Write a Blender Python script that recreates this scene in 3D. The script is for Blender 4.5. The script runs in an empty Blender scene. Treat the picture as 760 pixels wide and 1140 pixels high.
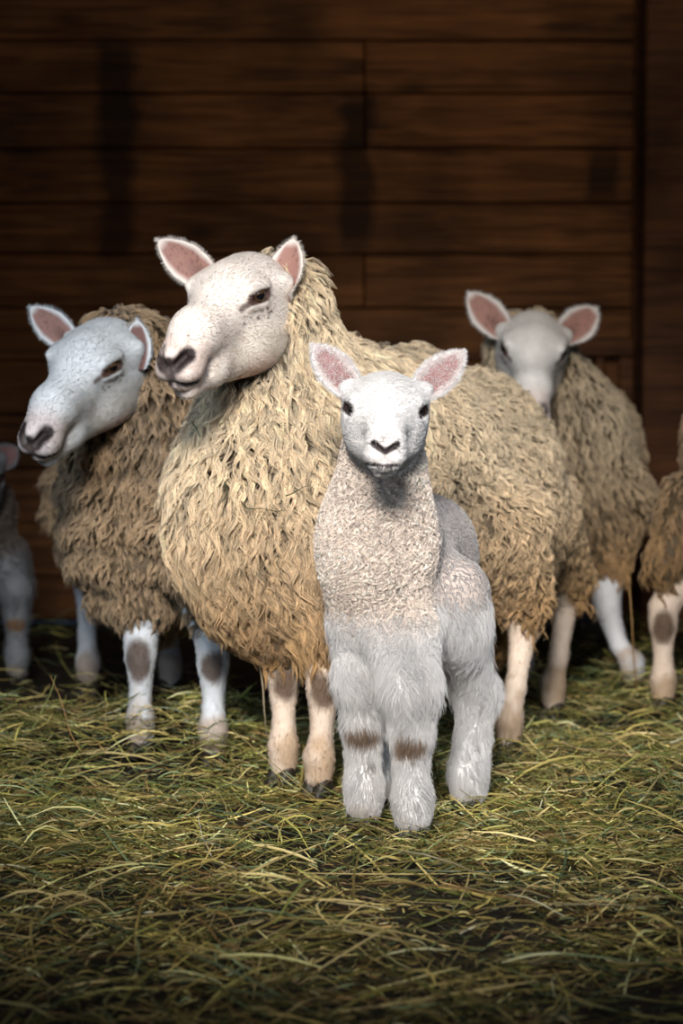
import bpy, math, random
import numpy as np
from mathutils import Vector

# ------------------------------------------------------------------ camera, light, exposure
S = bpy.context.scene
COL = S.collection
FPX, CAMH = 2520.0, 0.80
TILT = math.atan(200 / FPX)
cam_d = bpy.data.cameras.new('camera'); cam = bpy.data.objects.new('camera', cam_d); COL.objects.link(cam)
S.camera = cam
cam.location = (0, 0, CAMH)
cam.rotation_euler = (math.pi / 2 - TILT, 0, 0)
cam_d.sensor_fit = 'VERTICAL'; cam_d.sensor_height = 36; cam_d.lens = 36 * FPX / 1140
cam_d.clip_start = .1; cam_d.clip_end = 60
cam_d.dof.use_dof = True; cam_d.dof.focus_distance = 3.55; cam_d.dof.aperture_fstop = 3.6

W = bpy.data.worlds.new('world'); S.world = W; W.use_nodes = True
bg = W.node_tree.nodes['Background']; bg.inputs[0].default_value = (.42, .62, 1, 1); bg.inputs[1].default_value = 0.03

def area(name, loc, target, size, power, color, spread=180):
    l = bpy.data.lights.new(name, 'AREA'); l.shape = 'RECTANGLE'; l.size, l.size_y = size
    l.energy = power; l.color = color; l.spread = math.radians(spread)
    o = bpy.data.objects.new(name, l); COL.objects.link(o); o.location = loc
    o.rotation_euler = (Vector(target) - Vector(loc)).to_track_quat('-Z', 'Y').to_euler()
    return o
# daylight entering the open barn door behind the photographer
area('doorway_daylight', (-0.25, 0.4, 2.2), (.09, 3.8, .42), (.8, .7), 10.2, (1, .95, .88), 31)
area('catchlight_fill', (0.2, -1.6, 1.9), (0, 4, .4), (2.6, 1.8), 7.5, (1, .96, .92))  # unseen fill lamp added for catchlights and a brighter foreground
area('sky_light_left', (-1.2, 1.3, 1.5), (-.34, 4.05, .62), (.7, .8), 1.1, (.66, .82, 1), 24)
area('sky_light_right', (1.7, 1.6, 1.7), (.22, 3.9, .42), (.8, .9), 1.3, (.74, .87, 1), 34)
area('wall_fill_light', (.45, 2.6, 2.9), (.32, 6.2, 1.25), (.7, .5), 3.5, (1, .78, .54), 56)  # invented warm lamp, added to brighten the back wall

S.view_settings.view_transform = 'Standard'; S.view_settings.look = 'None'
S.view_settings.gamma = 1; S.view_settings.use_curve_mapping = False
S.view_settings.exposure = 0.0
S.cycles.debug_use_compact_bvh = True

# ------------------------------------------------------------------ helpers
CT, ST = math.cos(TILT), math.sin(TILT)
def at(u, v, Y):
    """point at forward distance Y seen at photograph pixel (u, v)"""
    a, b = (u - 380) / FPX, (570 - v) / FPX
    dy, dz = CT + b * ST, -ST + b * CT
    t = Y / dy
    return np.array([a * t, Y, CAMH + dz * t])

def lin(c):
    c = np.array(c, float) / 255
    return np.where(c <= .04045, c / 12.92, ((c + .055) / 1.055) ** 2.4)

def build(name, V, F, mat, parent=None, col=None, origin=(0, 0, 0), smooth=True, quads=True):
    """F: (n,k) int array (or list of such arrays)."""
    me = bpy.data.meshes.new(name)
    V = np.asarray(V, np.float32) - np.asarray(origin, np.float32)
    Fs = F if isinstance(F, list) else [F]
    Fs = [np.asarray(f, np.int32) for f in Fs if len(f)]
    me.vertices.add(len(V)); me.vertices.foreach_set('co', V.ravel())
    nl = sum(f.size for f in Fs); npoly = sum(len(f) for f in Fs)
    me.loops.add(nl); me.loops.foreach_set('vertex_index', np.concatenate([f.ravel() for f in Fs]))
    me.polygons.add(npoly)
    tot = np.concatenate([np.full(len(f), f.shape[1], np.int32) for f in Fs])
    st = np.concatenate([[0], np.cumsum(tot)[:-1]]).astype(np.int32)
    me.polygons.foreach_set('loop_start', st)
    me.polygons.foreach_set('use_smooth', np.full(npoly, smooth))
    if col is not None:
        ca = me.color_attributes.new('Col', 'BYTE_COLOR', 'POINT')
        c4 = np.ones((len(V), 4), np.float32); c4[:, :3] = np.clip(col, 0, 1); ca.data.foreach_set('color', c4.ravel())
    me.materials.append(mat); me.update(calc_edges=True)
    o = bpy.data.objects.new(name, me); COL.objects.link(o)
    if parent is not None: o.parent = parent
    elif any(origin): o.location = origin
    return o

def tag(o, label=None, cat=None, group=None, kind=None):
    if label: o['label'] = label
    if cat: o['category'] = cat
    if group: o['group'] = group
    if kind: o['kind'] = kind
    return o

def material(name, rough=.6, attr=True, color=(.5, .5, .5), transl=0., sheen=0., spec=.3, nscale=0, namt=0., bump=0, bscale=100, sss=0):
    m = bpy.data.materials.new(name); m.use_nodes = True
    n, L = m.node_tree.nodes, m.node_tree.links
    b = n['Principled BSDF']; out = n['Material Output']
    b.inputs['Roughness'].default_value = rough; b.inputs['Specular IOR Level'].default_value = spec
    b.inputs['Sheen Weight'].default_value = sheen; b.inputs['Sheen Roughness'].default_value = .5
    if attr:
        a = n.new('ShaderNodeAttribute'); a.attribute_name = 'Col'; src = a.outputs['Color']
    else:
        r = n.new('ShaderNodeRGB'); r.outputs[0].default_value = (*color, 1); src = r.outputs[0]
    tc = n.new('ShaderNodeTexCoord')
    if namt:
        t = n.new('ShaderNodeTexNoise'); t.inputs['Scale'].default_value = nscale; t.inputs['Detail'].default_value = 4
        L.new(tc.outputs['Object'], t.inputs['Vector'])
        mr = n.new('ShaderNodeMapRange'); mr.inputs['From Min'].default_value = .3; mr.inputs['From Max'].default_value = .7
        mr.inputs['To Min'].default_value = 1 - namt; mr.inputs['To Max'].default_value = 1 + namt
        L.new(t.outputs['Fac'], mr.inputs['Value'])
        mx = n.new('ShaderNodeVectorMath'); mx.operation = 'SCALE'
        L.new(src, mx.inputs[0]); L.new(mr.outputs['Result'], mx.inputs['Scale']); src = mx.outputs['Vector']
    L.new(src, b.inputs['Base Color'])
    if bump:
        t = n.new('ShaderNodeTexNoise'); t.inputs['Scale'].default_value = bscale; t.inputs['Detail'].default_value = 3
        L.new(tc.outputs['Object'], t.inputs['Vector'])
        bp = n.new('ShaderNodeBump'); bp.inputs['Strength'].default_value = bump; bp.inputs['Distance'].default_value = .004
        L.new(t.outputs['Fac'], bp.inputs['Height']); L.new(bp.outputs[0], b.inputs['Normal'])
    if sss:
        b.inputs['Subsurface Weight'].default_value = sss; b.inputs['Subsurface Radius'].default_value = (.012, .004, .002)
        b.inputs['Subsurface Scale'].default_value = 1
    if transl:
        tr = n.new('ShaderNodeBsdfTranslucent'); mix = n.new('ShaderNodeMixShader'); mix.inputs[0].default_value = transl
        L.new(src, tr.inputs['Color']); L.new(b.outputs[0], mix.inputs[1]); L.new(tr.outputs[0], mix.inputs[2]); L.new(mix.outputs[0], out.inputs[0])
    return m

M_SKIN = material('short_haired_skin', .62, spec=.25, nscale=70, namt=.06, bump=.35, bscale=260)
M_WOOL = material('wool', .75, transl=.22, spec=.15, sheen=.15)
M_HAIR = material('white_hair', .85, transl=.3, spec=.06)
M_EYE = material('eye', .06, spec=.6)
M_HOOF = material('hoof', .5, attr=False, color=(.03, .024, .018), nscale=60, namt=.4, bump=.4, bscale=120)
M_HAY = material('hay', .38, transl=.25, spec=.5)
M_STRAW = material('straw', .5, transl=.2, spec=.35)

# smooth pseudo-noise: sum of sines
def noise3(P, scale, seed, octs=3):
    r = np.random.default_rng(seed); out = 0; amp = 1; tot = 0
    for o in range(octs):
        for k in range(4):
            w = r.normal(size=3); w = w / np.linalg.norm(w) * scale * (1.9 ** o) * r.uniform(.7, 1.3)
            out = out + amp * np.sin(P @ w + r.uniform(0, 6.28))
        tot += amp * 2; amp *= .6
    return out / tot

def unit(v): return v / np.maximum(np.linalg.norm(v, axis=-1, keepdims=True), 1e-9)
def smooth01(x): x = np.clip(x, 0, 1); return x * x * (3 - 2 * x)

# ---- signed distance sculpting kit
class Field:
    def __init__(s): s.p = []
    def ell(s, c, r, k=.03, R=None, sub=False):
        s.p.append(('e', np.array(c, float), np.array(r, float), k, None if R is None else np.array(R), sub)); return s
    def cone(s, a, b, ra, rb, k=.03, sub=False, sq=None):
        s.p.append(('c', np.array(a, float), np.array(b, float), ra, rb, k, sub, sq)); return s
    def chain(s, pts, rs, k=.02):
        for i in range(len(pts) - 1): s.cone(pts[i], pts[i + 1], rs[i], rs[i + 1], k)
        return s
    @staticmethod
    def bb(p):
        if p[0] == 'e': r = max(p[2]); return p[1] - r, p[1] + r, p[3]
        r = max(p[3], p[4]); return np.minimum(p[1], p[2]) - r, np.maximum(p[1], p[2]) + r, p[5]
    @staticmethod
    def dist(p, P):
        if p[0] == 'e':
            q = P - p[1]
            if p[4] is not None: q = q @ p[4]
            k0 = np.linalg.norm(q / p[2], axis=-1); k1 = np.linalg.norm(q / (p[2] ** 2), axis=-1)
            return k0 * (k0 - 1) / np.maximum(k1, 1e-6)
        a, b = p[1], p[2]; ab = b - a; q = P - a
        t = np.clip(q @ ab / max(ab @ ab, 1e-9), 0, 1)
        d = q - t[..., None] * ab
        if p[7] is not None: d = d / np.array(p[7])
        return np.linalg.norm(d, axis=-1) - (p[3] + (p[4] - p[3]) * t)
    def apply(s, p, d0, P):
        d = s.dist(p, P); k = p[3] if p[0] == 'e' else p[5]; sub = p[5] if p[0] == 'e' else p[6]
        if sub:
            d = -d; h = np.clip(.5 - .5 * (d0 - d) / k, 0, 1) if k > 0 else 0
            return d0 + (d - d0) * h + k * h * (1 - h)
        h = np.clip(.5 + .5 * (d0 - d) / k, 0, 1)
        return d0 + (d - d0) * h - k * h * (1 - h)
    def pts(s, P):
        d = np.full(P.shape[:-1], .5)
        for p in s.p: d = s.apply(p, d, P)
        return d
    def mesh(s, h, disp=None):
        lo = np.min([s.bb(p)[0] for p in s.p if not (p[5] if p[0] == 'e' else p[6])], 0) - 4 * h - .02
        hi = np.max([s.bb(p)[1] for p in s.p if not (p[5] if p[0] == 'e' else p[6])], 0) + 4 * h + .02
        n = np.ceil((hi - lo) / h).astype(int) + 1
        D = np.full(n, .3, np.float32)
        ax = [lo[i] + h * np.arange(n[i]) for i in range(3)]
        for p in s.p:
            a, b, k = s.bb(p); m = k + 3 * h + .03
            i0 = np.maximum(np.floor((a - m - lo) / h).astype(int), 0); i1 = np.minimum(np.ceil((b + m - lo) / h).astype(int) + 1, n)
            if np.any(i1 <= i0): continue
            sl = tuple(slice(i0[i], i1[i]) for i in range(3))
            G = np.stack(np.meshgrid(*[ax[i][sl[i]] for i in range(3)], indexing='ij'), -1)
            D[sl] = s.apply(p, D[sl], G)
        if disp is not None:
            m = np.abs(D) < .05
            I = np.argwhere(m); P = lo + I * h
            D[m] += disp(P)
        return nets(D, lo, h)

def nets(D, lo, h):
    ins = D < 0
    nx, ny, nz = D.shape
    cnt = np.zeros((nx - 1, ny - 1, nz - 1), np.int8)
    c = [(i, j, k) for i in (0, 1) for j in (0, 1) for k in (0, 1)]
    for i, j, k in c: cnt += ins[i:nx - 1 + i, j:ny - 1 + j, k:nz - 1 + k]
    act = (cnt > 0) & (cnt < 8)
    I = np.argwhere(act); idx = np.full(act.shape, -1, np.int32); idx[tuple(I.T)] = np.arange(len(I))
    acc = np.zeros((len(I), 3)); w = np.zeros(len(I))
    val = {q: D[I[:, 0] + q[0], I[:, 1] + q[1], I[:, 2] + q[2]] for q in c}
    for q in c:
        for a in range(3):
            if q[a]: continue
            r = list(q); r[a] = 1; r = tuple(r)
            v0, v1 = val[q], val[r]; x = (v0 < 0) != (v1 < 0)
            t = np.where(x, v0 / np.where(x, v0 - v1, 1), 0)
            pt = np.tile(np.array(q, float), (len(I), 1)); pt[:, a] = t
            acc += pt * x[:, None]; w += x
    V = lo + h * (I + acc / w[:, None])
    F = []
    for a in range(3):
        b_, c_ = (a + 1) % 3, (a + 2) % 3
        sh = [slice(None)] * 3; sh2 = [slice(None)] * 3
        sh[a] = slice(0, -1); sh2[a] = slice(1, None)
        ch = ins[tuple(sh)] != ins[tuple(sh2)]
        E = np.argwhere(ch)
        ok = (E[:, b_] > 0) & (E[:, c_] > 0) & (E[:, b_] < D.shape[b_] - 1) & (E[:, c_] < D.shape[c_] - 1)
        E = E[ok]
        s_in = ins[tuple(E.T)]
        q = []
        for db, dc in ((-1, -1), (0, -1), (0, 0), (-1, 0)):
            e = E.copy(); e[:, b_] += db; e[:, c_] += dc; q.append(idx[tuple(e.T)])
        q = np.stack(q, 1); q[~s_in] = q[~s_in][:, ::-1]; F.append(q)
    return V, np.concatenate(F)

def normals(V, F):
    n = np.cross(V[F[:, 2]] - V[F[:, 0]], V[F[:, 3]] - V[F[:, 1]])
    N = np.zeros_like(V)
    for i in range(4):
        for a in range(3): N[:, a] += np.bincount(F[:, i], n[:, a], len(V))
    return unit(N)

def relax(V, F, it=2, lam=.5):
    V = V.copy(); cnt = np.zeros(len(V))
    e = np.concatenate([F[:, [0, 1]], F[:, [1, 2]], F[:, [2, 3]], F[:, [3, 0]]])
    np.add.at(cnt, e[:, 0], 1)
    for _ in range(it):
        A = np.stack([np.bincount(e[:, 0], V[e[:, 1], a], len(V)) for a in range(3)], 1)
        V += lam * (A / np.maximum(cnt, 1)[:, None] - V)
    return V

def sample(rng, V, F, N, wt, n):
    """n random points on quads weighted by area*wt(face)"""
    A = np.linalg.norm(np.cross(V[F[:, 2]] - V[F[:, 0]], V[F[:, 3]] - V[F[:, 1]]), axis=1) * .5
    w = A * wt[F].mean(1); c = np.cumsum(w); total = c[-1]
    f = F[np.searchsorted(c, rng.uniform(0, total, n))]
    a, b = rng.uniform(size=(2, n, 1))
    W4 = [(1 - a) * (1 - b), a * (1 - b), a * b, (1 - a) * b]
    P = sum(W4[i] * V[f[:, i]] for i in range(4)); Nn = unit(sum(W4[i] * N[f[:, i]] for i in range(4)))
    return P, Nn

def locks(rng, P, N, F, L, Wd, nstr, nseg, up=.5, amp=.1, freq=1.5, thick=.0012, col=None, colvar=.08, root=.7, conv=.8, tipout=0., own=.25):
    """clumps of tapering strands. P,N,F (n,3): root, normal, lie direction; L, Wd (n,) length and width."""
    P, N, F, col = [np.asarray(x, np.float32) for x in (P, N, F, col)]
    n = len(P); F = unit(F - N * np.sum(F * N, 1, keepdims=True)); B = np.cross(N, F)
    s = np.linspace(0, 1, nseg + 1, dtype=np.float32)[None, None, :, None]
    g = lambda x: np.asarray(x, np.float32).reshape(-1, 1, 1, 1) if np.ndim(x) else x
    N4, F4, B4, P4 = [x[:, None, None, :] for x in (N, F, B, P)]
    L4 = g(L); up = g(up); amp = g(amp); freq = g(freq); tipout = g(tipout)
    ph = rng.uniform(0, 6.28, (n, 1, 1, 1)).astype(np.float32); side = rng.choice([-1, 1], (n, 1, 1, 1)).astype(np.float32)
    C = P4 + L4 * (N4 * (up * 2 * s * (1 - s) + .15 * s + tipout * s * s) + F4 * (.35 * s + .65 * s * s)) 
    env = np.minimum(1, s * 2.2)
    C = C + L4 * amp * env * (B4 * np.sin(6.283 * freq * s + ph) + N4 * .7 * side * np.cos(6.283 * freq * s + ph))
    th = rng.uniform(0, 6.283, (n, nstr, 1, 1)).astype(np.float32); rr = np.sqrt(rng.uniform(0, 1, (n, nstr, 1, 1))).astype(np.float32) * g(Wd)
    off = B4 * np.cos(th) * rr + F4 * np.sin(th) * rr * .8
    ls = (1 - .3 * rng.uniform(0, 1, (n, nstr, 1, 1))).astype(np.float32)
    C = P4 + (C - P4) * ls + off * (1 - conv * s)
    p2 = rng.uniform(0, 6.28, (n, nstr, 1, 1)).astype(np.float32)
    C = C + own * g(Wd) * np.sin(6.283 * 1.3 * s + p2) * B4 * env
    C = C.reshape(n * nstr, nseg + 1, 3).astype(np.float32)
    T = np.gradient(C, axis=1); T = unit(T)
    Nr = np.repeat(N, nstr, 0)[:, None, :]
    a = unit(np.cross(T, Nr + .01)); b = np.cross(T, a)
    thk = np.repeat(np.broadcast_to(np.asarray(thick, float).ravel(), (n,)) if np.ndim(thick) else np.full(n, thick), nstr)
    sv = np.linspace(0, 1, nseg + 1)
    R = (thk[:, None] * (1 - .85 * sv ** 2)[None] * rng.uniform(.75, 1.25, (n * nstr, 1))).astype(np.float32)
    rings = [C + R[..., None] * (a * math.cos(t) + b * math.sin(t)) for t in (.52, 2.61, 4.71)]
    V = np.stack(rings, 2).reshape(-1, 3)
    m = n * nstr; base = (np.arange(m, dtype=np.int32) * (nseg + 1) * 3)[:, None, None] + (np.arange(nseg, dtype=np.int32) * 3)[None, :, None]
    q = []
    for i in range(3):
        j = (i + 1) % 3; q.append(np.stack([base[..., 0] + i, base[..., 0] + j, base[..., 0] + 3 + j, base[..., 0] + 3 + i], -1))
    Q = np.concatenate([x.reshape(-1, 4) for x in q])
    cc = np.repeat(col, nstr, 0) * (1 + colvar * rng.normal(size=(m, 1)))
    cv = cc[:, None, :] * (root + (1 - root) * np.minimum(1, sv * 1.6))[None, :, None]  # darker strand bases put the shade between locks into the colour
    cv = np.repeat(cv[:, :, None, :].astype(np.float32), 3, 2).reshape(-1, 3)
    return V, Q, cv

def rotm(yaw, pitch, roll):
    a, b, g = [math.radians(x) for x in (yaw, pitch, roll)]
    Rz = np.array([[math.cos(a), -math.sin(a), 0], [math.sin(a), math.cos(a), 0], [0, 0, 1]])
    Ry = np.array([[math.cos(b), 0, math.sin(b)], [0, 1, 0], [-math.sin(b), 0, math.cos(b)]])
    Rx = np.array([[1, 0, 0], [0, math.cos(g), -math.sin(g)], [0, math.sin(g), math.cos(g)]])
    return Rz @ Ry @ Rx

# ------------------------------------------------------------------ the barn
def wood_mat(name, c0, c1, scale=1.):
    m = bpy.data.materials.new(name); m.use_nodes = True
    n, L = m.node_tree.nodes, m.node_tree.links; b = n['Principled BSDF']
    b.inputs['Roughness'].default_value = .75; b.inputs['Specular IOR Level'].default_value = .2
    tc = n.new('ShaderNodeTexCoord'); at_ = n.new('ShaderNodeAttribute'); at_.attribute_name = 'Col'
    add = n.new('ShaderNodeVectorMath'); add.operation = 'MULTIPLY_ADD'
    L.new(at_.outputs['Color'], add.inputs[0]); add.inputs[1].default_value = (17, 17, 17); L.new(tc.outputs['Object'], add.inputs[2])
    mp = n.new('ShaderNodeMapping'); mp.inputs['Scale'].default_value = (1.3 * scale, 1, 22 * scale); L.new(add.outputs[0], mp.inputs[0])
    gr = n.new('ShaderNodeTexNoise'); gr.inputs['Scale'].default_value = 2.2; gr.inputs['Detail'].default_value = 6; gr.inputs['Distortion'].default_value = 1.2
    L.new(mp.outputs[0], gr.inputs['Vector'])
    cr = n.new('ShaderNodeValToRGB'); cr.color_ramp.elements[0].position = .3; cr.color_ramp.elements[0].color = (*c0, 1)
    cr.color_ramp.elements[1].position = .72; cr.color_ramp.elements[1].color = (*c1, 1); L.new(gr.outputs[0], cr.inputs[0])
    # knots and old stains
    mp2 = n.new('ShaderNodeMapping'); mp2.inputs['Scale'].default_value = (2.6, 1, 7); L.new(add.outputs[0], mp2.inputs[0])
    k = n.new('ShaderNodeTexVoronoi'); k.inputs['Scale'].default_value = 1.0; L.new(mp2.outputs[0], k.inputs['Vector'])
    kr = n.new('ShaderNodeMapRange'); kr.inputs['From Min'].default_value = .05; kr.inputs['From Max'].default_value = .2
    kr.inputs['To Min'].default_value = .3; kr.inputs['To Max'].default_value = 1; L.new(k.outputs['Distance'], kr.inputs['Value'])
    st = n.new('ShaderNodeTexNoise'); st.inputs['Scale'].default_value = 3.2; st.inputs['Detail'].default_value = 5; L.new(tc.outputs['Object'], st.inputs['Vector'])
    sr = n.new('ShaderNodeMapRange'); sr.inputs['From Min'].default_value = .35; sr.inputs['From Max'].default_value = .62
    sr.inputs['To Min'].default_value = .5; sr.inputs['To Max'].default_value = 1.1; L.new(st.outputs[0], sr.inputs['Value'])
    m1 = n.new('ShaderNodeMath'); m1.operation = 'MULTIPLY'; L.new(kr.outputs[0], m1.inputs[0]); L.new(sr.outputs[0], m1.inputs[1])
    last = m1.outputs[0]
    if name == 'plank_wood':   # three old water stains where battens once stood
        sep = n.new('ShaderNodeSeparateXYZ'); L.new(tc.outputs['Object'], sep.inputs[0])
        nz = n.new('ShaderNodeTexNoise'); nz.inputs['Scale'].default_value = 9; nz.inputs['Detail'].default_value = 4; L.new(tc.outputs['Object'], nz.inputs['Vector'])
        for (cx, hw, z0, z1) in STAINS:
            def mth(op, a, bb, c=None):
                q = n.new('ShaderNodeMath'); q.operation = op
                for i, v in enumerate((a, bb, c)):
                    if v is None: continue
                    if isinstance(v, (int, float)): q.inputs[i].default_value = v
                    else: L.new(v, q.inputs[i])
                return q.outputs[0]
            wob = mth('MULTIPLY_ADD', nz.outputs[0], .10, -.05)
            dx = mth('ADD', mth('ABSOLUTE', mth('SUBTRACT', sep.outputs[0], cx), None), wob)
            dz = mth('ADD', mth('ABSOLUTE', mth('SUBTRACT', sep.outputs[2], (z0 + z1) / 2), None), wob)
            mr1 = n.new('ShaderNodeMapRange'); mr1.inputs['From Min'].default_value = hw * .6; mr1.inputs['From Max'].default_value = hw * 1.3
            mr1.inputs['To Min'].default_value = 1; mr1.inputs['To Max'].default_value = 0; L.new(dx, mr1.inputs['Value'])
            hz = (z1 - z0) / 2
            mr2 = n.new('ShaderNodeMapRange'); mr2.inputs['From Min'].default_value = hz - .05; mr2.inputs['From Max'].default_value = hz + .02
            mr2.inputs['To Min'].default_value = 1; mr2.inputs['To Max'].default_value = 0; L.new(dz, mr2.inputs['Value'])
            f = mth('MULTIPLY', mr1.outputs[0], mr2.outputs[0]); f = mth('MULTIPLY_ADD', f, -.72, 1.)
            last = mth('MULTIPLY', last, f)
    sc = n.new('ShaderNodeVectorMath'); sc.operation = 'SCALE'; L.new(cr.outputs[0], sc.inputs[0]); L.new(last, sc.inputs['Scale'])
    L.new(sc.outputs[0], b.inputs['Base Color'])
    bp = n.new('ShaderNodeBump'); bp.inputs['Strength'].default_value = .5; bp.inputs['Distance'].default_value = .004
    L.new(gr.outputs[0], bp.inputs['Height']); L.new(bp.outputs[0], b.inputs['Normal'])
    return m

WY = 6.2
def wx(u): return at(u, 370, WY)[0]
def wz(v): return at(380, v, WY)[2]
STAINS = [(wx(397), .045, wz(280), wz(98)), (wx(131), .05, wz(300), wz(40)), (wx(672), .04, wz(228), wz(160))]
M_PLANK = wood_mat('plank_wood', (.05, .018, .006), (.20, .085, .028))
M_BOARD = wood_mat('board_wood', (.04, .016, .008), (.13, .055, .022))

def boxes(lst, bev=.004):
    """list of (x0,x1,y0,y1,z0,z1,colour) -> bevelled boxes in one mesh"""
    V, F, C, base = [], [], [], 0
    for (x0, x1, y0, y1, z0, z1, c) in lst:
        b = bev
        vs = []
        for z, i in ((z0, b), (z0 + b, 0), (z1 - b, 0), (z1, b)):
            for (x, y, sx, sy) in ((x0, y0, 1, 1), (x1, y0, -1, 1), (x1, y1, -1, -1), (x0, y1, 1, -1)):
                # two vertices per corner (chamfer)
                vs.append((x + sx * (i + b), y + sy * i, z)); vs.append((x + sx * i, y + sy * (i + b), z))
        o = [0, 1, 2, 3, 4, 5, 6, 7]
        ordr = [1, 0, 2, 3, 5, 4, 6, 7]
        ringv = [[vs[r * 8 + k] for k in ordr] for r in range(4)]
        for r in ringv: V += r
        for r in range(3):
            for k in range(8):
                a = base + r * 8 + k; a2 = base + r * 8 + (k + 1) % 8
                F.append((a, a2, a2 + 8, a + 8))
        for r, rev in ((0, True), (3, False)):
            q = [base + r * 8 + k for k in range(8)]
            for t in ((0, 1, 2, 3), (0, 3, 4, 7), (4, 5, 6, 7)):
                f = tuple(q[i] for i in t); F.append(f[::-1] if rev else f)
        C += [c] * 32; base += 32
    return np.array(V), np.array(F), np.array(C)

rng = np.random.default_rng(3)
lst = []
edges_px = [-75, -14, 45, 104, 165, 226, 283, 343, 402, 462, 522, 582, 642, 690]
for i in range(len(edges_px) - 1):
    z1, z0 = wz(edges_px[i]) - .0018, wz(edges_px[i + 1]) + .0018
    z0 = max(z0, 0.0)
    cuts = [-2.2, wx(-1500 - rng.uniform(0, 90)), wx(404 + rng.uniform(-3, 3) if i in (2, 3, 6) else -1300 + rng.uniform(-50, 90)), wx(703)]
    for a, b in zip(cuts[:-1], cuts[1:]):
        dy = rng.uniform(0, .007); c = rng.uniform(.1, 1, 3)
        lst.append((a + .0015, b - .0015, WY + dy, WY + .03, z0, z1, tuple(c)))
V, F, C = boxes(lst)
tag(build('wall_back', V, F, M_PLANK, col=C, smooth=False), kind='structure', label='back wall of dark reddish-brown horizontal barn planks')
V, F, C = boxes([(-2.6, 2.4, WY + .045, WY + .08, 0, 1.95, (.3, .3, .3))])
tag(build('wall_backing', V, F, M_BOARD, col=C, smooth=False), kind='structure')
# the post and the boards at the right edge, standing forward of the wall
PX = at(716, 370, 5.95)[0]
V, F, C = boxes([(PX, PX + .16, 5.95, 6.1, 0, 1.9, (.2, .6, .3))], .006)
tag(build('trim_1', V[:, :], F, M_BOARD, col=C, smooth=False), kind='structure', label='upright wooden post at the right of the plank wall')
lst = [(PX + .165 + .15 * k, PX + .31 + .15 * k, 6.0, 6.03, 0, 1.9, (rng.uniform(), .4, .7)) for k in range(6)]
V, F, C = boxes(lst); tag(build('wall_right', V, F, M_BOARD, col=C, smooth=False), kind='structure')
# low ledge and short uprights near the right end of the wall
zl = wz(376)
lst = [(wx(640), wx(704), WY - .03, WY - .002, zl - .05, zl, (.3, .2, .1)), (wx(662), wx(672), WY - .03, WY - .002, 0, zl - .052, (.2, .2, .8)),
       (wx(688), wx(704), WY - .03, WY - .002, 0, zl - .052, (.6, .2, .8))]
V, F, C = boxes(lst); tag(build('trim_2', V, F, M_BOARD, col=C, smooth=False), kind='structure')

# floor: dark trodden earth
gx, gy = np.linspace(-2.6, 2.6, 260), np.linspace(1.9, 6.3, 230)
G = np.stack(np.meshgrid(gx, gy, indexing='ij'), -1).reshape(-1, 2)
P3 = np.c_[G, np.zeros(len(G))]
soil_h = lambda P: -.012 + .012 * noise3(P * [1, 1, 0], 14, 5, 4)
P3[:, 2] = soil_h(P3)
i, j = np.meshgrid(np.arange(259), np.arange(229), indexing='ij'); q = (i * 230 + j).ravel()
F = np.stack([q, q + 230, q + 231, q + 1], 1)
M_SOIL = material('trodden_earth', .8, attr=False, color=(.018, .014, .009), nscale=18, namt=.6, bump=1., bscale=55)
tag(build('floor', P3, F, M_SOIL), kind='structure')

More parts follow.
